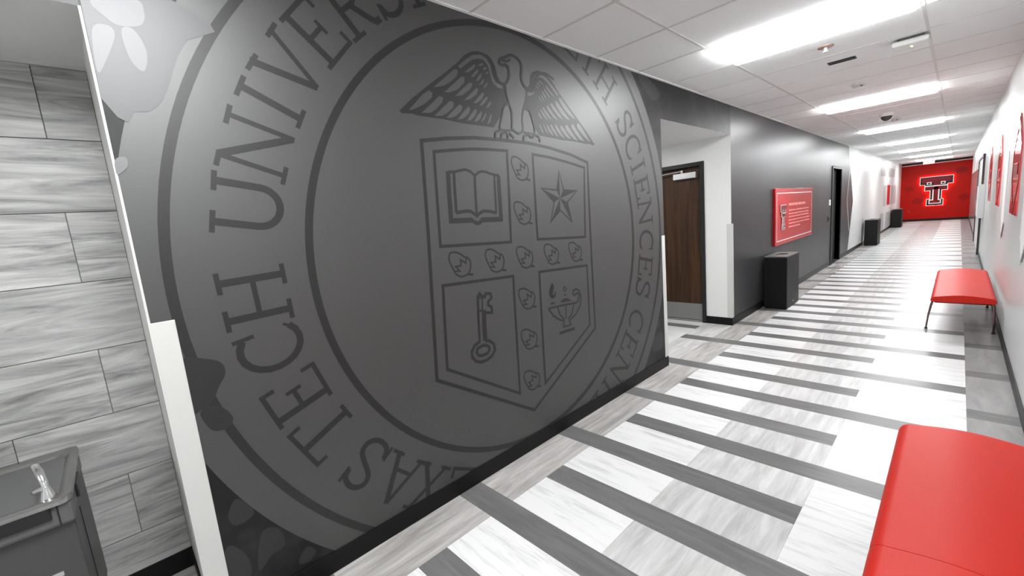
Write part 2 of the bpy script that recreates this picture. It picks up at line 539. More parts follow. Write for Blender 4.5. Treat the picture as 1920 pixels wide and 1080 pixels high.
# ---- ceiling: slab, tiles, grid
cb = MB(); cb.box(-0.05, W + 0.05, YBACK, YEND + 0.15, H + 0.02, H + 0.12)
ceiling = structure(cb.build('ceiling', M['tee'], fix=False))
XM, XL = 0.572, 1.742
C0, CP = 1.432, 0.614
ct = {}


def ctile(x0, x1, y0, y1):
    key = (round(x1 - x0, 3), round(y1 - y0, 3))
    if key not in ct:
        dx, dy = key
        b = MB(); b.box(-dx / 2, dx / 2, -dy / 2, dy / 2, 0, 0.015)
        ct[key] = b.mesh('ceiling_tile', M['tile_ceil'])
    link('ceiling_tile', ct[key], ceiling, Vector(((x0 + x1) / 2, (y0 + y1) / 2, H + 0.003)))


LIGHTS = [2.818 + 0.456 + 6 * CP * k for k in range(-2, 7)]   # near edges
LIGHT_ROWS = {3 + 6 * k for k in range(-2, 7)}
n0 = math.ceil((YBACK - C0) / CP); n1 = math.floor((YEND - C0) / CP)
for n in range(n0 - 1, n1 + 1):
    ya, yb = max(C0 + n * CP, YBACK) + 0.006, min(C0 + (n + 1) * CP, YEND) - 0.006
    if yb - ya < 0.05: continue
    ctile(0.0, XM - 0.006, ya, yb)
    if n not in LIGHT_ROWS:
        ctile(XM + 0.006, XL - 0.006, ya, yb)
    ctile(XL + 0.006, W, ya, yb)
tb = MB(); tb.box(-0.009, 0.009, YBACK, YEND, 0, 0.02)
tm = tb.mesh('main_tee', M['tee'])
for x in (XM, XL):
    link('main_tee', tm, ceiling, Vector((x, 0, H)))
tb = MB(); tb.box(0, W, -0.009, 0.009, 0.0005, 0.02)
tm = tb.mesh('cross_tee', M['tee'])
for n in range(n0, n1 + 1):
    link('cross_tee', tm, ceiling, Vector((0, C0 + n * CP, H)))
tb = MB(); tb.box(0, 0.022, -2.2, YEND, H - 0.001, H + 0.018)
link('wall_angle', tb.mesh('wall_angle', M['tile_ceil']), ceiling)
tb = MB(); tb.box(W - 0.022, W, YBACK, YEND, H - 0.001, H + 0.018)
link('wall_angle', tb.mesh('wall_angle', M['tile_ceil']), ceiling)

# ------------------------------------------------------------------ printed university seal on the left wall
TR = json.loads(r'''{"shield": [[0.021, [[1.03, 2.025], [1.192, 2.048], [1.385, 2.066], [1.597, 2.069], [1.855, 2.065], [2.06, 2.046], [2.286, 2.012], [2.483, 1.963], [2.466, 1.254], [2.459, 0.676], [1.698, 0.271], [0.953, 0.732], [1.006, 1.537]], 1], [0.018, [[1.101, 1.973], [1.226, 1.988], [1.361, 2.001], [1.505, 2.006], [1.646, 2.006], [1.632, 1.718], [1.613, 1.441], [1.075, 1.466]], 1], [0.018, [[1.879, 1.996], [2.032, 1.985], [2.232, 1.959], [2.439, 1.924], [2.4, 1.408], [1.864, 1.436]], 1], [0.018, [[1.062, 1.249], [1.606, 1.222], [1.575, 0.436], [1.029, 0.772]], 1], [0.018, [[1.855, 1.214], [2.4, 1.189], [2.39, 0.718], [1.83, 0.421]], 1]], "book": [[0.03, [[1.179, 1.872], [1.171, 1.737], [1.165, 1.601], [1.322, 1.596]], 0], [0.03, [[1.384, 1.594], [1.546, 1.589], [1.55, 1.73], [1.555, 1.853]], 0], [0.024, [[1.319, 1.592], [1.337, 1.581], [1.353, 1.575], [1.371, 1.579], [1.39, 1.592]], 0], [0.016, [[1.178, 1.868], [1.222, 1.87], [1.261, 1.878], [1.299, 1.884], [1.331, 1.877], [1.351, 1.863], [1.368, 1.851], [1.39, 1.866], [1.42, 1.877], [1.454, 1.874], [1.494, 1.863], [1.527, 1.857], [1.56, 1.855]], 0], [0.02, [[1.218, 1.867], [1.212, 1.761], [1.207, 1.642]], 0], [0.014, [[1.522, 1.855], [1.516, 1.749], [1.51, 1.626]], 0], [0.018, [[1.366, 1.848], [1.359, 1.734], [1.354, 1.622]], 0], [0.02, [[1.207, 1.643], [1.247, 1.648], [1.285, 1.65], [1.312, 1.646], [1.338, 1.631], [1.354, 1.619], [1.378, 1.634], [1.408, 1.645], [1.455, 1.642], [1.508, 1.63]], 0]], "star_dark": [[[2.138, 1.889], [2.13, 1.704], [2.1, 1.762]], [[2.329, 1.755], [2.13, 1.704], [2.176, 1.762]], [[2.248, 1.532], [2.13, 1.704], [2.211, 1.676]], [[2.012, 1.543], [2.13, 1.704], [2.125, 1.621]], [[1.94, 1.775], [2.13, 1.704], [2.063, 1.68]]], "star": [[0.011, [[2.138, 1.889], [2.176, 1.762], [2.329, 1.755], [2.211, 1.676], [2.248, 1.532], [2.125, 1.621], [2.012, 1.543], [2.063, 1.68], [1.94, 1.775], [2.1, 1.762]], 1]], "key": [[0.018, [[1.281, 0.874], [1.289, 1.015], [1.3, 1.142], [1.316, 1.159], [1.336, 1.138], [1.355, 1.132], [1.362, 1.151], [1.401, 1.145], [1.406, 1.117], [1.378, 1.099], [1.374, 1.078], [1.401, 1.06], [1.4, 1.026], [1.35, 1.033]], 0], [0.012, [[1.3, 1.135], [1.335, 1.133]], 0], [0.012, [[1.332, 1.128], [1.326, 1.059]], 0], [0.012, [[1.296, 1.058], [1.329, 1.053]], 0], [0.034, [[1.337, 1.054], [1.329, 0.964], [1.324, 0.865]], 0], [0.02, [[1.285, 0.87], [1.241, 0.858], [1.213, 0.826], [1.213, 0.79], [1.238, 0.759], [1.276, 0.741], [1.323, 0.742], [1.366, 0.757], [1.395, 0.787], [1.389, 0.827], [1.358, 0.855], [1.325, 0.865]], 0], [0.02, [[1.298, 0.84], [1.261, 0.834], [1.248, 0.811], [1.262, 0.788], [1.294, 0.779], [1.332, 0.783], [1.351, 0.802], [1.347, 0.822], [1.325, 0.836]], 1]], "lamp": [[0.014, [[1.919, 0.945], [2.077, 0.937], [2.251, 0.925]], 0], [0.014, [[1.919, 0.944], [1.967, 0.882], [2.028, 0.841], [2.083, 0.819]], 0], [0.012, [[2.019, 0.933], [2.041, 0.875], [2.089, 0.827]], 0], [0.012, [[2.114, 0.926], [2.106, 0.83]], 0], [0.012, [[2.209, 0.924], [2.176, 0.853], [2.127, 0.819]], 0], [0.014, [[2.152, 0.813], [2.226, 0.842], [2.284, 0.896], [2.301, 0.958], [2.28, 1.011], [2.246, 1.03], [2.209, 1.023], [2.202, 0.999], [2.226, 0.985], [2.248, 0.997], [2.273, 0.989], [2.275, 0.963], [2.251, 0.925]], 0], [0.014, [[2.083, 0.819], [2.069, 0.775], [2.158, 0.773], [2.142, 0.812]], 0], [0.022, [[2.019, 0.739], [2.104, 0.738], [2.2, 0.734]], 0], [0.009, [[2.11, 1.071], [2.094, 1.055], [2.111, 1.034], [2.132, 1.049]], 1]], "lamp_dark": [[[2.046, 0.962], [2.082, 0.983], [2.13, 0.983], [2.187, 0.95]], [[2.089, 1.006], [2.112, 1.018], [2.134, 1.001]], [[1.94, 0.967], [1.955, 0.982], [1.978, 0.981], [1.999, 0.965]], [[1.979, 1.12], [1.995, 1.093], [1.987, 1.064], [1.975, 1.036], [1.988, 1.028], [2.009, 1.055], [2.014, 1.041], [2.0, 1.013], [1.971, 1.004], [1.946, 1.02], [1.936, 1.055], [1.953, 1.088]]], "boll": [[1.193, 1.352], [1.46, 1.341], [1.724, 1.331], [1.992, 1.321], [2.262, 1.309], [1.712, 1.056], [1.703, 0.779], [1.696, 0.491], [1.747, 1.9], [1.737, 1.618]], "boll_shape": [[[-0.067, 0.054], [-0.06, 0.069], [-0.03, 0.073], [0.004, 0.062], [0.037, 0.039], [0.063, 0.029], [0.078, 0.003], [0.074, -0.031], [0.058, -0.059], [0.028, -0.071], [0.001, -0.071], [-0.03, -0.056], [-0.042, -0.035], [-0.06, 0.001], [-0.07, 0.035]], [[-0.04, -0.035], [-0.004, -0.04], [-0.03, -0.01], [0.009, -0.008], [0.008, 0.026], [0.044, 0.002], [0.051, 0.035]], [[0.051, -0.065], [0.09, -0.073]]], "wing": [[0.92, 2.163], [1.007, 2.236], [1.126, 2.324], [1.227, 2.394], [1.32, 2.463], [1.376, 2.513], [1.431, 2.543], [1.485, 2.555], [1.532, 2.551], [1.571, 2.531], [1.599, 2.502], [1.61, 2.448], [1.642, 2.413], [1.678, 2.403], [1.678, 2.341], [1.701, 2.281], [1.644, 2.274], [1.617, 2.208], [1.55, 2.137], [1.501, 2.138], [1.445, 2.138], [1.379, 2.139], [1.321, 2.139], [1.247, 2.144], [1.176, 2.149], [1.102, 2.15], [1.021, 2.151], [0.995, 2.157], [0.933, 2.152]], "feathers": [[[[0.977, 2.174], [1.074, 2.265], [1.11, 2.287], [1.131, 2.277], [1.125, 2.252], [1.073, 2.214], [1.026, 2.189], [0.987, 2.173]], [[1.05, 2.167], [1.136, 2.235], [1.175, 2.268], [1.2, 2.262], [1.191, 2.238], [1.142, 2.195], [1.106, 2.173]], [[1.129, 2.16], [1.204, 2.221], [1.243, 2.251], [1.268, 2.247], [1.26, 2.218], [1.216, 2.185], [1.178, 2.165]], [[1.207, 2.159], [1.268, 2.21], [1.309, 2.241], [1.327, 2.231], [1.314, 2.205], [1.269, 2.172], [1.243, 2.162]], [[1.282, 2.155], [1.329, 2.202], [1.369, 2.236], [1.382, 2.228], [1.367, 2.197], [1.324, 2.166]], [[1.35, 2.156], [1.387, 2.199], [1.42, 2.23], [1.432, 2.221], [1.411, 2.187], [1.375, 2.161]], [[1.401, 2.156], [1.432, 2.194], [1.463, 2.222], [1.469, 2.213], [1.454, 2.181], [1.425, 2.16]], [[1.451, 2.156], [1.48, 2.194], [1.5, 2.219], [1.502, 2.206], [1.481, 2.174]], [[1.502, 2.151], [1.521, 2.188], [1.542, 2.216], [1.544, 2.201], [1.525, 2.163]], [[1.143, 2.308], [1.224, 2.37], [1.296, 2.424], [1.318, 2.425], [1.314, 2.399], [1.27, 2.359], [1.218, 2.329], [1.169, 2.312]], [[1.21, 2.291], [1.273, 2.341], [1.342, 2.394], [1.363, 2.393], [1.356, 2.364], [1.301, 2.317], [1.249, 2.296]], [[1.283, 2.28], [1.339, 2.328], [1.396, 2.37], [1.418, 2.366], [1.398, 2.336], [1.335, 2.294]], [[1.341, 2.266], [1.394, 2.307], [1.442, 2.348], [1.457, 2.342], [1.441, 2.313], [1.39, 2.28]], [[1.411, 2.26], [1.453, 2.3], [1.49, 2.33], [1.499, 2.321], [1.475, 2.288], [1.434, 2.263]], [[1.453, 2.251], [1.484, 2.284], [1.515, 2.311], [1.525, 2.305], [1.5, 2.274], [1.47, 2.253]], [[1.507, 2.247], [1.528, 2.275], [1.547, 2.288], [1.546, 2.272], [1.522, 2.249]], [[1.323, 2.445], [1.386, 2.494], [1.435, 2.525], [1.496, 2.539], [1.542, 2.526], [1.569, 2.491], [1.574, 2.442], [1.597, 2.401], [1.647, 2.393], [1.656, 2.374], [1.616, 2.373], [1.575, 2.397], [1.56, 2.445], [1.548, 2.488], [1.52, 2.512], [1.48, 2.514], [1.432, 2.498], [1.376, 2.461], [1.337, 2.433]], [[1.364, 2.419], [1.406, 2.45], [1.442, 2.476], [1.455, 2.473], [1.432, 2.448], [1.39, 2.424]], [[1.409, 2.401], [1.436, 2.429], [1.466, 2.456], [1.467, 2.439], [1.433, 2.407]], [[1.443, 2.384], [1.467, 2.415], [1.49, 2.436], [1.492, 2.421], [1.468, 2.393]], [[1.472, 2.479], [1.508, 2.495], [1.517, 2.487], [1.481, 2.473]], [[1.507, 2.463], [1.53, 2.479], [1.539, 2.471], [1.516, 2.455]], [[1.525, 2.444], [1.547, 2.455], [1.55, 2.448], [1.531, 2.438]], [[1.464, 2.366], [1.496, 2.4], [1.51, 2.407], [1.497, 2.38]], [[1.493, 2.35], [1.521, 2.384], [1.537, 2.396], [1.523, 2.369]]]], "eagle": [[0.018, [[1.538, 2.544], [1.574, 2.524], [1.6, 2.484], [1.611, 2.441], [1.639, 2.406], [1.68, 2.407], [1.715, 2.447], [1.72, 2.488], [1.702, 2.516], [1.652, 2.513], [1.648, 2.54], [1.7, 2.564], [1.74, 2.583], [1.787, 2.581], [1.824, 2.562], [1.838, 2.532], [1.826, 2.464], [1.844, 2.426], [1.882, 2.401], [1.919, 2.397], [1.941, 2.422], [1.956, 2.473], [1.989, 2.509], [2.03, 2.525], [2.08, 2.527], [2.149, 2.504]], 0], [0.014, [[1.655, 2.539], [1.705, 2.542], [1.741, 2.558]], 0], [0.014, [[1.687, 2.525], [1.727, 2.509]], 0], [0.014, [[1.68, 2.401], [1.685, 2.344], [1.7, 2.293], [1.716, 2.242], [1.713, 2.183], [1.712, 2.141], [1.762, 2.118]], 0], [0.014, [[1.868, 2.399], [1.857, 2.343], [1.826, 2.279], [1.805, 2.216], [1.801, 2.142], [1.762, 2.118]], 0], [0.012, [[1.699, 2.285], [1.674, 2.284], [1.646, 2.258], [1.627, 2.204], [1.605, 2.132], [1.707, 2.135]], 0], [0.012, [[1.826, 2.273], [1.858, 2.279], [1.889, 2.261], [1.906, 2.207], [1.912, 2.133], [1.813, 2.131]], 0], [0.014, [[1.558, 2.079], [1.566, 2.111], [1.605, 2.126]], 0], [0.014, [[1.607, 2.08], [1.614, 2.103], [1.645, 2.118], [1.664, 2.101], [1.662, 2.08]], 0], [0.014, [[1.683, 2.115], [1.719, 2.088]], 0], [0.014, [[1.803, 2.078], [1.815, 2.107], [1.858, 2.116], [1.875, 2.099]], 0], [0.014, [[1.884, 2.099], [1.915, 2.121], [1.953, 2.111], [1.964, 2.08]], 0]], "cotton": [[[-0.181, 2.375], [0.058, 2.44], [0.116, 2.42], [0.16, 2.395], [0.176, 2.361], [0.117, 2.33], [0.083, 2.313], [0.04, 2.242], [0.001, 2.137], [-0.031, 2.078], [-0.065, 2.048], [-0.108, 2.043], [-0.128, 2.006], [-0.152, 2.021], [-0.182, 2.077]]], "petals": [[[-0.156, 2.382], [-0.126, 2.334], [-0.102, 2.319], [-0.061, 2.324], [-0.035, 2.339], [-0.025, 2.375], [-0.04, 2.414]], [[-0.094, 2.308], [-0.094, 2.25], [-0.082, 2.202], [-0.057, 2.182], [-0.04, 2.235], [-0.047, 2.285], [-0.069, 2.318]], [[-0.168, 2.291], [-0.13, 2.313], [-0.114, 2.287], [-0.147, 2.206], [-0.177, 2.16]], [[-0.182, 1.881], [-0.154, 1.891], [-0.154, 1.86], [-0.184, 1.833]]], "leaf": [[[-0.121, 1.159], [-0.049, 1.148], [-0.002, 1.118], [0.004, 1.073], [-0.025, 1.028], [-0.05, 0.982], [-0.088, 0.958], [-0.124, 0.966]], [[-0.098, 0.945], [-0.061, 0.964], [-0.022, 0.938], [0.001, 0.884], [-0.035, 0.854], [-0.076, 0.871]]], "leafbg": [[[-0.079, 0.495], [-0.042, 0.556], [0.001, 0.496], [0.005, 0.458], [-0.055, 0.444]], [[-0.014, 0.208], [0.02, 0.362], [0.08, 0.35], [0.098, 0.262], [0.043, 0.246]], [[-0.116, 0.351], [-0.085, 0.373], [-0.041, 0.289], [-0.045, 0.204], [-0.113, 0.253]], [[0.135, 0.144], [0.177, 0.197], [0.212, 0.154], [0.178, 0.122]], [[3.308, 0.576], [3.488, 0.557], [3.522, 0.446], [3.358, 0.463]], [[3.391, 0.353], [3.559, 0.374], [3.57, 0.222], [3.381, 0.232]], [[3.28, 2.769], [3.528, 2.706], [3.677, 2.62], [3.554, 2.55], [3.341, 2.66]]], "tmp": [[1.009, 0.3]]}''')
SC = (1.742, 1.418)       # centre of the seal on the wall (y, z)
YL, ZL = (YE + 0.001, YA - 0.001), (BH, H)


def rin(t):      # inner ring radius, nearly constant
    return 1.337 + 0.018 * math.cos(2 * t) - 0.006 * math.sin(t)


def ring_poly(r0, r1, a0=-180, a1=180, step=2.0):
    q = []
    k = int((a1 - a0) / step)
    for i in range(k):
        t0, t1 = math.radians(a0 + i * step), math.radians(a0 + (i + 1) * step)
        f = lambda t, r: (SC[0] + r * rin(t) / 1.337 * math.cos(t), SC[1] + r * rin(t) / 1.337 * math.sin(t))
        q.append([f(t0, r0), f(t0, r1), f(t1, r1), f(t1, r0)])
    return q


def PR(name, polys, x, m):
    return flat_print(name, polys, x, M[m], wall_left, YL, ZL)


PR('seal_disc', ring_poly(0.0, 1.337), 0.0010, 'mural_grey')
PR('seal_band', ring_poly(1.337, 1.950), 0.0010, 'mural_ring')
PR('seal_ring', ring_poly(1.321, 1.355), 0.0016, 'mural_line')
PR('seal_ring', ring_poly(1.808, 1.842), 0.0016, 'mural_line')


def sq(entry, smooth=False):
    w, pts, closed = entry
    if smooth:
        pts = catmull(pts, closed)
    return stroke_quads(pts, w, closed)


def strokes(name, entries, m='mural_line', x=0.0016, smooth=False, extra=()):
    polys = []
    for e in entries:
        polys.append(G(sq(e, smooth)))
    return PR(name, polys + [G([q]) for q in extra], x, m)


# letters: strokes in a unit-height cell (x, y, width)
TK, TN = 0.115, 0.08


def arc(cx, cy, rx, ry, a0, a1, n=14):
    return [(cx + rx * math.cos(math.radians(a0 + (a1 - a0) * i / n)), cy + ry * math.sin(math.radians(a0 + (a1 - a0) * i / n))) for i in range(n + 1)]


def foot(x, y, w=0.17):
    return (0.075, [(x - w, y), (x + w, y)])


GL = {
    'T': [(TK, [(0, 0), (0, 1)]), (TN, [(-.40, .96), (.40, .96)]), (.07, [(-.40, 1), (-.40, .76)]), (.07, [(.40, 1), (.40, .76)]), foot(0, .035)],
    'E': [(TK, [(-.22, 0), (-.22, 1)]), (TN, [(-.36, .96), (.30, .96)]), (TN, [(-.36, .04), (.34, .04)]), (TN, [(-.2, .51), (.12, .51)]), (.07, [(.30, 1), (.30, .76)]), (.07, [(.34, 0), (.34, .26)]), (.065, [(.12, .38), (.12, .64)])],
    'X': [(TK, [(-.30, 1), (.30, 0)]), (TN, [(.30, 1), (-.30, 0)]), foot(-.30, .965, .15), foot(.30, .965, .15), foot(-.30, .035, .15), foot(.30, .035, .15)],
    'A': [(TN, [(-.33, 0), (.0, 1)]), (TK, [(.0, 1), (.33, 0)]), (TN, [(-.2, .34), (.2, .34)]), foot(-.33, .035, .14), foot(.33, .035, .15)],
    'S': [(.105, catmull([(.25, .74), (.20, .89), (.04, .965), (-.13, .94), (-.24, .82), (-.21, .67), (-.06, .56), (.11, .47), (.25, .35), (.25, .18), (.13, .06), (-.04, .03), (-.2, .09), (-.27, .26)])), (.065, [(.27, .70), (.27, 1.0)]), (.065, [(-.29, .0), (-.29, .30)])],
    'C': [(.11, arc(.05, .5, .38, .46, 52, 308)), (.065, [(.31, .68), (.31, 1.0)]), (.05, [(.33, .22), (.24, .10)])],
    'H': [(TK, [(-.30, 0), (-.30, 1)]), (TK, [(.30, 0), (.30, 1)]), (TN, [(-.3, .5), (.3, .5)]), foot(-.30, .035), foot(.30, .035), foot(-.30, .965), foot(.30, .965)],
    'U': [(TK, [(-.31, 1), (-.31, .36)] + arc(0, .35, .31, .31, 180, 360, 12) + [(.31, 1)]), foot(-.31, .965), foot(.31, .965, .15)],
    'N': [(TN, [(-.32, 0), (-.32, 1)]), (TK, [(-.32, .98), (.32, .03)]), (TN, [(.32, 0), (.32, 1)]), foot(-.32, .035, .15), foot(-.38, .965, .12), foot(.32, .965, .15)],
    'I': [(TK, [(0, 0), (0, 1)]), foot(0, .035), foot(0, .965)],
    'V': [(TK, [(-.33, 1), (0, .02)]), (TN, [(0, .02), (.33, 1)]), foot(-.33, .965, .15), foot(.33, .965, .14)],
    'R': [(TK, [(-.22, 0), (-.22, 1)]), (.09, [(-.3, .96), (.02, .96)] + arc(.04, .73, .22, .23, 90, -90, 10) + [(-.2, .5)]), (TK, [(.02, .5), (.22, .15), (.30, .05), (.42, .05)]), foot(-.22, .035), (.07, [(-.38, .965), (-.1, .965)])],
    'Y': [(TK, [(-.33, 1), (0, .45)]), (TN, [(.33, 1), (0, .45)]), (TK, [(0, .5), (0, 0)]), foot(0, .035), foot(-.33, .965, .14), foot(.33, .965, .14)],
    'L': [(TK, [(-.2, 0), (-.2, 1)]), (TN, [(-.34, .04), (.32, .04)]), (.07, [(.32, 0), (.32, .28)]), foot(-.2, .965)],
}
WORDS = [('T', -92), ('E', -117.5), ('X', -126.3), ('A', -133.8), ('S', -142.1),
         ('T', -152.7), ('E', -160.8), ('C', -169.4), ('H', -177.6),
         ('U', 169.1), ('N', 160.3), ('I', 153.3), ('V', 146.7), ('E', 138.8), ('R', 130.8), ('S', 122.6), ('I', 116.2), ('T', 109.6), ('Y', 101.5),
         ('H', 88.5), ('E', 80.5), ('A', 72.6), ('L', 65.0), ('T', 57.0), ('H', 48.2),
         ('S', 34.2), ('C', 26.4), ('I', 19.9), ('E', 13.2), ('N', 4.9), ('C', -4.3), ('E', -12.6), ('S', -20.2),
         ('C', -31.4), ('E', -39.6), ('N', -48.6), ('T', -56.6), ('E', -64.4), ('R', -72.5)]
for ch, ang in WORDS:
    t = math.radians(ang); h = 0.252
    r0 = rin(t) * 1.172 - h / 2
    up = (math.cos(t), math.sin(t)); rt = (math.sin(t), -math.cos(t))
    polys = []
    for w, pts in GL[ch]:
        polys.append(G())
        for q in stroke_quads(pts, w):
            polys[-1].append([(SC[0] + up[0] * (r0 + p[1] * h) + rt[0] * p[0] * h, SC[1] + up[1] * (r0 + p[1] * h) + rt[1] * p[0] * h) for p in q])
    PR('letter', polys, 0.0016, 'mural_line')

strokes('shield_outline', TR['shield'])
strokes('open_book', TR['book'])
strokes('five_point_star', TR['star'], extra=TR['star_dark'])
strokes('key', TR['key'])
strokes('oil_lamp', TR['lamp'], extra=TR['lamp_dark'])
for c in TR['boll']:
    sh = [[(c[0] + p[0], c[1] + p[1]) for p in s] for s in TR['boll_shape']]
    PR('cotton_boll', [G(stroke_quads(catmull(sh[0], True), .011, True)), G(stroke_quads(sh[1], .011)), G(stroke_quads(sh[2], .014))], 0.0016, 'mural_line')
AX = 1.755


def mir(p):
    y = 2 * AX - p[0]
    return (y, p[1] - 0.06 * max(0, (y - AX)) / 0.84)


for side in (0, 1):
    f = (lambda p: tuple(p)) if side == 0 else mir
    PR('eagle_wing', [[f(p) for p in TR['wing']]], 0.0016, 'mural_line')
    for q in TR['feathers'][0]:
        PR('feather', [[f(p) for p in q]], 0.0022, 'mural_grey')
strokes('eagle_body', TR['eagle'], x=0.0030, smooth=True)
ebody = TR['eagle']
PR('eagle_breast', [catmull(ebody[3][1][:1] + ebody[3][1][1:], False) + list(reversed(catmull(ebody[4][1], False)))], 0.0024, 'mural_grey')
PR('cotton_print', TR['cotton'], 0.0022, 'mural_cotton')
for q in TR['petals']:
    PR('petal_print', [catmull(q, True)], 0.0028, 'mural_petal')
for q in TR['leaf']:
    PR('leaf_print', [catmull(q, True)], 0.0022, 'mural_leaf_dark')
for q in TR['leafbg']:
    PR('leaf_print', [catmull(q, True)], 0.0006, 'mural_leaf')

# ------------------------------------------------------------------ white graphic wall further down the left side
WG = wall_far_left
ZZ = [(13.55, H), (13.72, 2.35), (14.05, 1.95), (14.40, 1.37), (14.10, 0.75), (13.78, 0.10)]
flat_print('white_wall_graphic', [ZZ + [(YEND, 0.10), (YEND, H)]], 0.0012, M['white_graphic'], WG)
flat_print('zigzag_line', stroke_quads([(13.80, 2.15), (13.50, 1.42), (13.95, 0.60)], 0.035), 0.0012, M['white_wall'], WG)
for (y, z, dy) in ((14.3, 2.28, .5), (16.6, 1.40, .45), (18.0, 1.43, .3), (18.0, 1.82, .3), (17.2, 1.22, .3), (14.5, 0.42, .7)):
    flat_print('fine_wall_line', [[(y, z), (y + dy, z), (y + dy, z + .012), (y, z + .012)]], 0.0018, M['grey_print'], WG)
for (y0, y1, z0, z1, m) in ((20.0, 21.6, 2.10, 2.50, 'fl_r'), (22.4, 24.8, 2.10, 2.45, 'fl_r'), (21.0, 22.1, 0.98, 1.76, 'fl_r'), (23.5, 25.6, 0.98, 1.76, 'fl_r'), (20.2, 21.4, 0.12, 0.74, 'fl_r'), (22.0, 25.6, 0.12, 0.72, 'fl_r')):
    flat_print('grey_graphic_block', [[(y0, z0), (y1, z0), (y1, z1), (y0, z1)]], 0.0018, M['light_grey_print'] if 'light_grey_print' in M else M.setdefault('light_grey_print', mat('light_grey_print', (0.36, 0.36, 0.355, 1), 0.4)), WG)
flat_print('red_graphic_strip', [[(22.25, 1.0), (23.25, 1.0), (23.25, 1.78), (22.25, 1.78)]], 0.0024, M['red_sign'], WG)

# ------------------------------------------------------------------ ceiling lights (the corridor's lamps)
def make_light(near_y, label, group='two-by-four ceiling lights'):
    far_y = near_y + CP
    t = thing('ceiling_light', label, 'ceiling light', ((XM + XL) / 2, near_y + CP / 2, H), group)
    b = MB()
    for (x0, x1, y0, y1) in ((XM + .010, XL - .010, near_y + .010, near_y + .028), (XM + .010, XL - .010, far_y - .028, far_y - .010), (XM + .010, XM + .028, near_y + .028, far_y - .028), (XL - .028, XL - .010, near_y + .028, far_y - .028)):
        b.box(x0, x1, y0, y1, H - 0.002, H + 0.015)
    b.build('frame', M['white_metal'], t, fix=False)
    b = MB(); b.box(XM + .028, XL - .028, near_y + .028, far_y - .028, H - 0.028, H + 0.010)
    b.build('diffuser', M['lamp'], t, bevel=.012)
    return t


names = ['recessed ceiling light in the stretch of corridor behind the viewpoint', 'ceiling light above the viewpoint, seen only as glare on the seal wall',
         'largest glowing ceiling panel, nearest in view, cut by the top edge', 'second glowing ceiling panel, just past the white smoke detector', 'third glowing ceiling panel, just past the dark dome camera',
         'fourth glowing ceiling panel counted from the nearest', 'fifth glowing ceiling panel counted from the nearest', 'sixth glowing ceiling panel, second from the red end wall', 'farthest glowing ceiling panel, right before the exit sign']
for k, y in enumerate(range(-2, 7)):
    make_light(C0 + (3 + 6 * y) * CP, names[k])

# small round downlight over the alcove door
t = thing('downlight', 'small round downlight in the door alcove ceiling', 'downlight', (-1.25, 4.5, 2.401))
MB().lathe([(.135, 0), (.135, -.008), (.115, -.010)], (-1.25, 4.5, 2.401)).build('trim_ring', M['white_metal'], t)
MB().lathe([(.112, -.009), (.112, -.013)], (-1.25, 4.5, 2.401)).build('lens', M['downlight'], t)

# ------------------------------------------------------------------ ceiling devices
t = thing('fire_sprinkler', 'small pendant sprinkler head with copper plate beside the nearest light', 'sprinkler', (1.164, 4.18, H))
MB().lathe([(.055, 0.004), (.055, -.004), (.03, -.008)], (1.164, 4.18, H)).build('escutcheon', M['brass'], t)
MB().lathe([(.012, -.006), (.012, -.035), (.022, -.037), (.022, -.041)], (1.164, 4.18, H), 12).build('sprinkler_head', M['white_metal'], t)
t = thing('ceiling_vent', 'narrow dark slot in the ceiling tile past the sprinkler', 'vent', (1.178, 4.77, H))
b = MB(); b.box(1.08, 1.28, 4.725, 4.815, H - .004, H + .004); b.build('slot_frame', M['black'], t, bevel=.002)
for k in range(3):
    b = MB(); b.box(1.085, 1.275, 4.735 + k * .028, 4.745 + k * .028, H - .006, H - .004); b.build('louvre', M['frame_black'], t)


def detector(x, y, label, r=.07):
    t = thing('smoke_detector', label, 'smoke detector', (x, y, H), 'ceiling smoke detectors')
    MB().lathe([(r, .003), (r, -.012), (r * .9, -.016)], (x, y, H)).build('base_ring', M['white_metal'], t, smooth=True)
    MB().lathe([(r * .85, -.014), (r * .8, -.035), (r * .45, -.048), (r * .2, -.05)], (x, y, H)).build('sensor_housing', M['white_metal'], t, smooth=True)
    b = MB(); b.box(x + r * .2, x + r * .5, y - r * .9, y - r * .8, H - .035, H - .025); b.build('sensor_window', M['black'], t)
    return t


detector(1.148, 6.02, 'white round smoke detector before the second ceiling light')
detector(1.166, 9.65, 'white round smoke detector just before the third ceiling light')
t = thing('dome_camera', 'dark smoked dome security camera between the second and third lights', 'camera', (1.128, 8.8, H))
MB().lathe([(.085, .003), (.085, -.03), (.075, -.045)], (1.128, 8.8, H)).build('housing', M['white_metal'], t, smooth=True)
MB().lathe([(.068, -.043), (.066, -.07), (.05, -.095), (.025, -.11), (.008, -.113)], (1.128, 8.8, H)).build('dome', M['smoked'], t, smooth=True)
t = thing('wireless_access_point', 'white rounded access point with green status lights on the ceiling', 'access point', (1.64, 4.66, H))
b = MB(); b.box(1.56, 1.72, 4.60, 4.74, H - .02, H + .003); b.build('mounting_bracket', M['bin_top'], t, bevel=.004)
b = MB(); b.box(1.53, 1.75, 4.56, 4.78, H - .058, H - .018); apb = b.build('housing', M['white_metal'], t, bevel=.014)
b = MB(); b.box(1.636, 1.650, 4.64, 4.652, H - .0595, H - .057); b.build('status_light', M['led'], apb)
b = MB(); b.box(1.640, 1.652, 4.672, 4.684, H - .0595, H - .057); b.build('status_light', M['led'], apb)

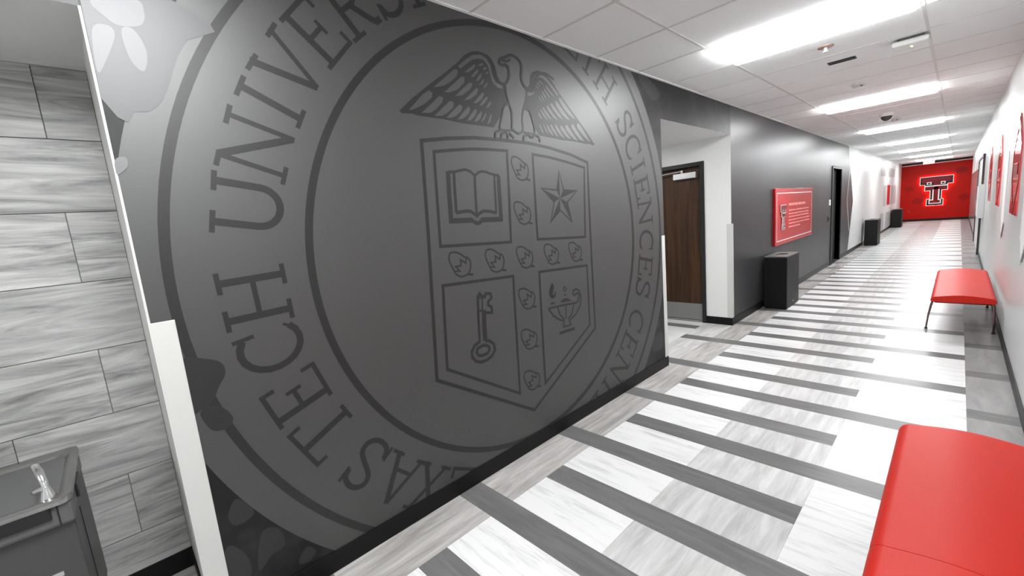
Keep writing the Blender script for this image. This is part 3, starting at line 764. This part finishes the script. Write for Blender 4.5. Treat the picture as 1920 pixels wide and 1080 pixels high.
# exit sign hanging from the ceiling
ex, ey = 0.985, 26.3
t = thing('exit_sign', 'small lit exit sign with red letters hung before the red wall', 'exit sign', (ex, ey, H))
b = MB(); b.box(ex - .18, ex + .18, ey - .02, ey + .02, H - .175, H - .012); sbx = b.build('sign_box', M['exit_face'], t, bevel=.004)
b = MB(); b.box(ex - .06, ex + .06, ey - .02, ey + .02, H - .014, H + .003); b.build('mount', M['white_metal'], t)
XG = {'E': [[(-.3, 0), (-.3, 1)], [(-.3, .93), (.3, .93)], [(-.3, .5), (.2, .5)], [(-.3, .07), (.3, .07)]], 'X': [[(-.35, 0), (.35, 1)], [(-.35, 1), (.35, 0)]], 'I': [[(0, 0), (0, 1)]], 'T': [[(0, 0), (0, 1)], [(-.38, .93), (.38, .93)]]}
for k, ch in enumerate('EXIT'):
    b = MB()
    for s in XG[ch]:
        for q in stroke_quads(s, .24):
            b.face([(ex - .115 + k * .077 + p.x * .065, ey - .0215, H - .158 + p.y * .125) for p in q])
    b.build('letter', M['exit_red'], sbx)

# ------------------------------------------------------------------ door in the alcove
d1 = MB()
for (x0, x1, z0, z1) in ((-.375, -.323, 0, 2.14), (-1.352, -1.30, 0, 2.14), (-1.30, -.375, 2.088, 2.14)):
    d1.box(x0, x1, YB - .018, YB + .14, z0, z1)
door_1 = structure(d1.build('door_1', M['frame_black'], bevel=.003, fix=False))
d = MB(); d.box(-1.298, -.377, YB + .055, YB + .10, .012, 2.086)
leaf = link('door_leaf', d.mesh('door_leaf', M['walnut']), door_1)
d = MB(); d.box(-1.29, -.385, YB + .051, YB + .055, .02, .245)
link('kick_plate', d.mesh('kick_plate', M['kick']), leaf)
d = MB(); d.box(-1.30, -.375, YB + .02, YB + .12, 0, .012)
link('threshold', d.mesh('threshold', M['alu']), door_1)
d = MB(); d.box(-.735, -.43, YB - .012, YB + .055, 1.945, 2.022)
link('closer_body', d.mesh('closer_body', M['alu'], bevel=.004), leaf)
d = MB(); d.tube([(-.62, YB + .01, 2.022), (-.62, YB + .01, 2.06)], .018, 12)
link('closer_spindle', d.mesh('closer_spindle', M['chrome']), leaf)
d = MB(); d.tube([(-.62, YB + .01, 2.05), (-.95, YB - .04, 2.03), (-1.02, YB + .01, 2.075)], .011, 8)
link('closer_arm', d.mesh('closer_arm', M['chrome']), leaf)
d = MB(); d.tube([(-1.24, YB + .055, 1.0), (-1.24, YB + .0, 1.0), (-1.12, YB + .0, 1.0)], .011, 10)
link('door_handle', d.mesh('door_handle', M['chrome']), leaf)

# door further along the dark wall
d2 = MB()
for (y0, y1, z0, z1) in ((D2A - .05, D2A, 0, D2H + .05), (D2B, D2B + .05, 0, D2H + .05), (D2A, D2B, D2H, D2H + .05)):
    d2.box(-.14, .018, y0, y1, z0, z1)
door_2 = structure(d2.build('door_2', M['frame_black'], bevel=.003, fix=False))
d = MB(); d.box(-.135, -.09, D2A + .003, D2B - .003, .012, D2H - .003)
leaf = link('door_leaf', d.mesh('door_leaf', M['door_grey']), door_2)
d = MB(); d.tube([(-.09, D2A + .08, 1.0), (-.035, D2A + .08, 1.0), (-.035, D2A + .2, 1.0)], .011, 10)
link('door_handle', d.mesh('door_handle', M['chrome']), leaf)
d = MB(); d.box(-.05, .0, D2A - .05, D2B + .05, D2H + .05, D2H + .062)
link('frame_head_edge', d.mesh('frame_head_edge', M['alu']), door_2)

t = thing('card_reader', 'small white card reader beside the dark door frame', 'card reader', (0, 11.36, 1.36))
b = MB(); b.box(0, .02, 11.31, 11.40, 1.35, 1.47); rdb = b.build('reader_body', M['white_metal'], t, bevel=.003)
b = MB(); b.box(.02, .022, 11.33, 11.38, 1.43, 1.45); b.build('reader_window', M['grey_print'], rdb)
t = thing('wall_switch', 'small black wall plate below the white card reader', 'wall plate', (0, 11.27, 1.0))
b = MB(); b.box(0, .012, 11.22, 11.31, 1.0, 1.12); b.build('plate', M['black'], t, bevel=.002)
b = MB(); b.box(.012, .018, 11.25, 11.28, 1.04, 1.08); b.build('rocker', M['black_metal'], t)

# door on the right wall with dark frame
d3 = MB()
DA, DB = 13.55, 16.75
for (y0, y1, z0, z1) in ((DA - .06, DA, 0, 2.16), (DB, DB + .06, 0, 2.16), (DA, DB, 2.10, 2.16)):
    d3.box(W - .035, W, y0, y1, z0, z1)
door_3 = structure(d3.build('door_3', M['maroon'] if 'maroon' in M else M.setdefault('maroon', mat('dark_maroon_frame', (0.045, 0.03, 0.035, 1), 0.4)), bevel=.003, fix=False))
for k in range(2):
    d = MB(); y0 = DA + k * (DB - DA) / 2
    d.box(W - .015, W, y0 + .004, y0 + (DB - DA) / 2 - .004, .01, 2.098)
    lf = link('door_leaf', d.mesh('door_leaf', M['white_gloss']), door_3)
    d = MB(); yy = (DA + DB) / 2 + (-.12 if k == 0 else .12)
    d.tube([(W - .015, yy, .95), (W - .05, yy, .95), (W - .05, yy, 1.15), (W - .015, yy, 1.15)], .01, 8)
    link('pull_handle', d.mesh('pull_handle', M['chrome']), lf)
t = thing('wall_cabinet', 'white wall box on the right wall in front of the dark door frame', 'cabinet', (W, 12.7, .85))
b = MB(); b.box(W - .09, W, 12.35, 13.0, .86, 1.52); cabb = b.build('body', M['white_gloss'], t, bevel=.006)
b = MB(); b.box(W - .098, W - .09, 12.38, 12.97, .89, 1.49); b.build('front_panel', M['white_metal'], cabb, bevel=.002)

b = MB(); b.box(W - .006, W, 17.3, YEND - .01, .10, 1.95)
link('glossy_wall_panel', b.mesh('glossy_wall_panel', M['gloss_panel']), wall_right)

# ------------------------------------------------------------------ double-T emblem, used on the end wall and on the red sign
SIL = [(0, 1), (1, 1), (1, .715), (.85, .715), (.85, .51), (.68, .51), (.68, .24), (.74, .24), (.74, 0), (.22, 0), (.22, .24), (.32, .24), (.32, .51), (.15, .51), (.15, .715), (0, .715)]


def inset(poly, d, ax=1.0, ay=1.0):
    """inset of a rectilinear clockwise outline by d"""
    out = []; n = len(poly)
    for i in range(n):
        a, p, c = poly[i - 1], poly[i], poly[(i + 1) % n]
        nx = ny = 0.0
        for (s, e) in ((a, p), (p, c)):
            dx, dy = e[0] - s[0], e[1] - s[1]
            if abs(dx) > abs(dy):
                ny = -d * ay if dx > 0 else d * ay
            else:
                nx = d * ax if dy > 0 else -d * ax
        out.append((p[0] + nx, p[1] + ny))
    return out


def double_t(t, place, w, h, depth):
    """place(u, v, n): emblem plane coordinates to world, n = distance off the wall"""
    def plate(name, polys, n0, n1, m):
        b = MB()
        for poly in polys:
            k = len(poly)
            b.face([place(p[0] * w, p[1] * h, n1) for p in poly])
            for i in range(k):
                p, q = poly[i], poly[(i + 1) % k]
                b.face([place(p[0] * w, p[1] * h, n0), place(q[0] * w, q[1] * h, n0), place(q[0] * w, q[1] * h, n1), place(p[0] * w, p[1] * h, n1)])
        return b.build(name, M[m], t)
    R = lambda x0, x1, y0, y1: [(x0, y1), (x1, y1), (x1, y0), (x0, y0)]
    plate('pale_outline', [SIL], depth * .4, depth, 'logo_white')
    plate('black_face', [inset(SIL, .022, 1.15, 1.0)], depth, depth * 1.12, 'logo_black')
    plate('red_bar', [R(.07, .93, .79, .945)], depth * 1.12, depth * 1.2, 'logo_red')
    plate('red_centre', [R(.43, .60, .64, .80)], depth * 1.12, depth * 1.2, 'logo_red')
    for x0 in (.22, .63):
        plate('pale_square', [R(x0, x0 + .14, .72, .81)], depth * 1.12, depth * 1.22, 'logo_white')
        plate('black_square', [R(x0 + .03, x0 + .11, .735, .785)], depth * 1.22, depth * 1.26, 'logo_black')
    inner = [(.17, .69), (.83, .69), (.83, .655), (.17, .655)]
    plate('pale_bar', [inner], depth * 1.2, depth * 1.3, 'logo_white')
    plate('pale_small_t', [[(.40, .60), (.61, .60), (.61, .215), (.67, .215), (.67, .065), (.30, .065), (.30, .215), (.40, .215)]], depth * 1.12, depth * 1.22, 'logo_white')
    plate('red_small_t', [[(.44, .64), (.57, .64), (.57, .18), (.635, .18), (.635, .10), (.335, .10), (.335, .18), (.44, .18)], R(.20, .80, .555, .64)], depth * 1.22, depth * 1.32, 'logo_red')
    return plate


EX0, EZ0, EW, EH = .66, .695, 1.112, 1.34
t = thing('wall_emblem', 'large backlit red and black double letter T emblem on the red wall', 'emblem', (EX0 + EW / 2, YEND, EZ0))
b = MB()
for q in stroke_quads([(EX0 + p[0] * EW, EZ0 + p[1] * EH) for p in inset(SIL, .02)], .02, True):
    pts = [(p.x, p.y) for p in q]
    b.prism(pts, 'y', YEND - .03, YEND - .02)
b.build('backlight', M['halo'], t)
double_t(t, lambda u, v, n: (EX0 + u, YEND - n, EZ0 + v), EW, EH, .10)
for k, (x, z, rx_, rz_) in enumerate(((.30, 1.55, .17, .12), (.62, .95, .2, .14), (2.12, 1.0, .17, .15), (2.0, 2.2, .2, .14))):
    b = MB(); b.face([(x + rx_ * math.cos(a * math.pi / 12), YEND - .001, z + rz_ * math.sin(a * math.pi / 12)) for a in range(24)])
    link('dark_red_print', b.mesh('dark_red_print', M.setdefault('dark_red_print', mat('dark_red_print', srgb(135, 15, 10), 0.45, spec=0.15))), wall_end)
b = MB(); b.box(.29, .37, YEND - .006, YEND, .43, .53)
o = link('outlet', b.mesh('outlet', M['red_vinyl'], bevel=.001)); tag(o, 'small red outlet plate low on the red end wall', 'outlet')

# ------------------------------------------------------------------ red information sign on the dark wall
t = thing('information_sign', 'red rectangular wall sign with white border and lines of text', 'sign', (0, 8.39, .855))
b = MB(); b.box(0, .035, 7.2, 9.59, .855, 1.735); spanel = b.build('panel', M['red_sign'], t, bevel=.003)
b = MB()
for q in stroke_quads([(7.275, .92), (9.52, .92), (9.52, 1.663), (7.275, 1.663)], .013, True):
    b.face([(.0362, p.x, p.y) for p in q])
b.build('border_line', M['white_print'], spanel)


def text_line(y0, y1, z, h, name, m, words):
    # too far away to read: each line of print is a run of short word strokes
    r = random.Random(int(z * 1000)); b = MB(); y = y0
    while y < y1 - .02:
        L_ = min(r.uniform(.04, .14) * words, y1 - y)
        b.face([(.0362, y, z - h / 2), (.0362, y + L_, z - h / 2), (.0362, y + L_, z + h / 2), (.0362, y, z + h / 2)])
        y += L_ + .022
    b.build(name, M[m], spanel)['kind'] = 'stuff'


text_line(7.945, 9.06, 1.476, .040, 'heading_line', 'pink_print', 1.6)
for z, ye in ((1.380, 9.33), (1.323, 9.30), (1.274, 9.31), (1.218, 9.38), (1.164, 9.38), (1.107, 8.69)):
    text_line(7.95, ye, z, .020, 'text_line', 'pink_print', 1.0)
double_t(t, lambda u, v, n: (.035 + n, 7.44 + u, 1.085 + v), .305, .395, .02)

# ------------------------------------------------------------------ waste bins
def waste_bin(x0, x1, y0, y1, label):
    h = .765
    t = thing('waste_bin', label, 'waste bin', ((x0 + x1) / 2, (y0 + y1) / 2, 0), 'black waste bins along the left wall')
    b = MB(); b.box(x0, x1, y0, y1, .012, h - .014)
    body = b.build('body', M['black_metal'], t, bevel=.006)
    b = MB(); b.box(x0 + .015, x1 - .015, y0 + .015, y1 - .015, 0, .012); b.build('base', M['black'], t)
    xa, xb, ya, yb = x0 + .085, x1 - .085, y0 + .20, y1 - .20
    b = MB()
    for (a, c, e, f) in ((x0, xa, y0, y1), (xb, x1, y0, y1), (xa, xb, y0, ya), (xa, xb, yb, y1)):
        b.box(a, c, e, f, h - .014, h)
    topf = b.build('top_frame', M['bin_top'], t, fix=False)
    b = MB(); b.box(xa, xb, ya, yb, h - .0145, h - .012); b.build('opening', M['black'], topf)
    MB().tube([(x1, y0 + .33, .075), (x1 + .003, y0 + .33, .075)], .008, 10).build('lock', M['chrome'], body)
    return t


waste_bin(.042, .335, 6.62, 7.28, 'black box waste bin standing below the red sign')
waste_bin(.075, .375, 16.0, 16.66, 'black box waste bin in front of the plain white wall, second along')
waste_bin(.05, .355, 23.75, 24.41, 'farthest black box waste bin, beside the red end wall')

# ------------------------------------------------------------------ benches
def bench(x0, x1, y0, y1, label):
    t = thing('bench', label, 'bench', ((x0 + x1) / 2, (y0 + y1) / 2, 0), 'red benches along the right wall')
    zt, zb = .452, .372
    w = x1 - x0
    prof = []
    # crowned, soft-edged cushion section
    for k in range(9):
        a = math.pi * 1.0 - k / 8 * math.pi / 2
        prof.append((x0 + .045 + .045 * math.cos(a), zt - .062 + .042 * math.sin(a)))
    for k in range(1, 8):
        s = k / 8
        prof.append((x0 + .045 + (w - .09) * s, zt - .020 + .020 * math.sin(math.pi * s)))
    for k in range(9):
        a = math.pi / 2 - k / 8 * math.pi / 2
        prof.append((x1 - .045 + .045 * math.cos(a), zt - .062 + .042 * math.sin(a)))
    prof += [(x1, zb + .012), (x1 - .012, zb), (x0 + .012, zb), (x0, zb + .012)]
    cx, cz = (x0 + x1) / 2, (zt + zb) / 2
    ym = (y0 + y1) / 2
    for (a, c) in ((y0, ym - .0015), (ym + .0015, y1)):
        b = MB(); rings = []
        outer0 = a == y0
        ys = []
        end = .03
        for (d_, s_) in ((0, .93), (.006, .965), (.016, .988), (end, 1.0)):
            ys.append((a + d_, s_ if outer0 else 1 - (1 - s_) * .22))
        ys.append(((a + c) / 2, 1.0))
        for (d_, s_) in ((end, 1.0), (.016, .988), (.006, .965), (0, .93)):
            ys.append((c - d_, s_ if not outer0 else 1 - (1 - s_) * .22))
        for (yy, s_) in ys:
            n = len(b.v)
            for p in prof:
                b.v.append((cx + (p[0] - cx) * (1 - (1 - s_) * .35), yy, cz + (p[1] - cz) * s_))
            rings.append(n)
        k = len(prof)
        for i in range(len(rings) - 1):
            for j in range(k):
                j2 = (j + 1) % k
                b.f.append((rings[i] + j, rings[i] + j2, rings[i + 1] + j2, rings[i + 1] + j)); b.m.append(0)
        b.f.append(tuple(rings[0] + j for j in reversed(range(k)))); b.m.append(0)
        b.f.append(tuple(rings[-1] + j for j in range(k))); b.m.append(0)
        b.build('seat_cushion', M['red_vinyl'], t, smooth=True)
    b = MB(); b.box(x0 + .03, x1 - .03, y0 + .05, y1 - .05, zb - .016, zb); b.build('seat_frame', M['black_metal'], t)
    for sx in (0, 1):
        for sy in (0, 1):
            xe = x0 if sx == 0 else x1
            dx = -1 if sx == 0 else .15
            yl = y0 + .34 if sy == 0 else y1 - .34
            leg_pts = [(xe + (.10 if sx == 0 else -.10), yl, zb - .022), (xe + (.035 if sx == 0 else -.035), yl, zb - .026), (xe + (.012 if sx == 0 else -.012), yl, zb - .05), (xe + .0, yl, zb - .10), (xe + dx * .018, yl, .15), (xe + dx * .03, yl, .012)]
            leg_pts = [(p[0], p[1], p[2]) for p in leg_pts]
            lg = MB().tube(leg_pts, [.012, .012, .011, .010, .009, .008], 10).build('leg', M['leg_red'] if 'leg_red' in M else M.setdefault('leg_red', mat('dark_red_chrome_leg', (0.22, 0.13, 0.13, 1), 0.25, metal=.9)), t, smooth=True)
            MB().lathe([(.011, .016), (.014, .012), (.014, .0)], (leg_pts[-1][0], yl, 0), 12).build('foot', M['black'], lg)
    return t


bench(1.815, 2.275, .36, 2.41, 'large red padded bench at the bottom right, nearest to view')
bench(1.81, 2.275, 5.86, 7.93, 'smaller red padded bench further along the right wall')

# ------------------------------------------------------------------ plaques on the right wall
def plaque(yc, label):
    t = thing('wall_plaque', label, 'plaque', (W, yc, 1.25), 'pointed red plaques on the right wall')
    hw, z0, z1, zs = .36, 1.245, 2.135, 1.86
    x = W - .009
    b = MB(); b.prism([(yc - hw, z0), (yc + hw, z0), (yc + hw, zs), (yc, z1), (yc - hw, zs)], 'x', x, W); pan = b.build('acrylic_panel', M['glass_red'], t)
    b = MB()
    for q in stroke_quads([(yc - hw + .03, 1.55), (yc, z0 + .03), (yc + hw - .03, 1.55), (yc + hw - .03, zs - .02), (yc, z1 - .06), (yc - hw + .03, zs - .02)], .05, True):
        b.prism([(p.x, p.y) for p in q], 'x', x - .003, x)
    b.build('outline', M['red_dark'], t)
    b = MB(); b.box(x - .005, x, yc - .2, yc + .2, 1.60, 1.70); b.build('emblem_block', M['red_dark'], pan, bevel=.002)
    return t


plaque(5.78, 'nearest pointed red glossy plaque on the right wall')
plaque(8.22, 'middle pointed red glossy plaque on the right wall')
plaque(10.62, 'farthest pointed red glossy plaque, nearest the dark door frame')


def pale_plaque(yc, label):
    t = thing('wall_plaque', label, 'plaque', (W, yc, .93), 'pale plaques on the right wall')
    x = W - .008; hw = .2
    b = MB(); b.prism([(yc, .93), (yc + hw, 1.10), (yc + hw, 1.86), (yc - hw, 1.86), (yc - hw, 1.10)], 'x', x, W); b.build('panel', M['white_metal'], t)
    b = MB()
    for q in stroke_quads([(yc - hw, 1.10), (yc, .93), (yc + hw, 1.10)], .03):
        b.prism([(p.x, p.y) for p in q], 'x', x - .002, x)
    b.build('edge_strip', M['grey_print'], t)
    return t


pale_plaque(4.72, 'pale pointed plaque nearest the right edge, before the red plaques')
pale_plaque(7.02, 'pale pointed plaque between the nearest and middle red plaques')

# ------------------------------------------------------------------ drinking fountain in the recess
FX0, FX1, FY0, FY1, FT = RX, -.085, -.96, -.482, .777
t = thing('drinking_fountain', 'grey steel wall-hung drinking fountain in the stone tiled recess', 'drinking fountain', ((FX0 + FX1) / 2, (FY0 + FY1) / 2, .2))
b = MB(); b.box(FX0, FX1 - .035, FY0 + .004, FY1 - .004, .17, .672); fcab = b.build('cabinet', M['fount_dark'], t, bevel=.006)
b = MB(); b.box(FX0, FX1 - .012, FY0, FY1, .672, FT - .02); ap = b.build('apron', M['fount_grey'], t, bevel=.012)
b = MB(); b.box(FX1 - .013, FX1 - .003, FY0 + .10, FY1 - .05, .708, .752); b.build('push_bar', M['black'], ap, bevel=.004)
b = MB(); b.box(FX1 - .30, FX1 - .17, FY1 - .002, FY1 + .008, .69, .745); b.build('side_push_bar', M['black'], ap, bevel=.005)
b = MB(); b.box(FX1 - .014, FX1 - .010, FY1 - .037, FY1 - .033, .676, FT - .022); b.build('apron_seam', M['black'], ap)
b = MB(); b.box(FX1 - .21, FX1 - .20, FY1 - .005, FY1 - .0015, .30, .64); b.build('side_seam', M['black'], fcab)
b = MB(); b.box(FX1 - .036, FX1 - .030, FY1 - .17, FY1 - .06, .49, .505); b.build('name_plate', M['alu'], fcab, bevel=.001)
# stainless basin top: rim with a dished middle
def rrect(x0, x1, y0, y1, r, n=6):
    o = []
    for (cx, cy, a0) in ((x1 - r, y1 - r, 0), (x0 + r, y1 - r, 90), (x0 + r, y0 + r, 180), (x1 - r, y0 + r, 270)):
        for k in range(n + 1):
            a = math.radians(a0 + 90 * k / n); o.append((cx + r * math.cos(a), cy + r * math.sin(a)))
    return o
loops = [(rrect(FX0, FX1, FY0 - .004, FY1 + .004, .03), FT - .024), (rrect(FX0, FX1 + .002, FY0 - .006, FY1 + .006, .032), FT - .012), (rrect(FX0, FX1, FY0 - .004, FY1 + .004, .03), FT),
         (rrect(FX0 + .014, FX1 - .014, FY0 + .010, FY1 - .010, .03), FT), (rrect(FX0 + .03, FX1 - .03, FY0 + .026, FY1 - .026, .035), FT - .012), (rrect(FX0 + .05, FX1 - .075, FY0 + .05, FY1 - .055, .05), FT - .042), (rrect(FX0 + .2, FX1 - .2, FY0 + .18, FY1 - .18, .03), FT - .052)]
b = MB(); k = len(loops[0][0])
for poly, z in loops:
    b.v += [(p[0], p[1], z) for p in poly]
for i in range(len(loops) - 1):
    for j in range(k):
        b.f.append((i * k + j, i * k + (j + 1) % k, (i + 1) * k + (j + 1) % k, (i + 1) * k + j)); b.m.append(0)
b.f.append(tuple((len(loops) - 1) * k + j for j in range(k))); b.m.append(0)
bt = b.build('basin_top', M['steel'], t, smooth=True)
bx, by = FX1 - .055, -.535
bb = MB().lathe([(.010, .035), (.016, .012), (.024, -.008), (.028, -.04)], (bx, by, FT), 16).build('bubbler_base', M['chrome'], t, smooth=True)
MB().tube([(bx, by, FT + .02), (bx - .006, by - .002, FT + .05), (bx - .03, by - .008, FT + .075), (bx - .075, by - .02, FT + .09)], [.010, .011, .012, .011], 12).build('bubbler_spout', M['chrome'], bb, smooth=True)
MB().tube([(bx - .004, by - .002, FT + .03), (bx + .015, by - .03, FT + .03)], [.008, .006], 10).build('bubbler_nozzle', M['chrome'], bb, smooth=True)
MB().lathe([(.02, .004), (.022, 0)], (FX0 + .27, -.72, FT - .052), 16).build('drain', M['chrome'], bt)
for o in bpy.data.objects:
    if '_at' in o:
        del o['_at']
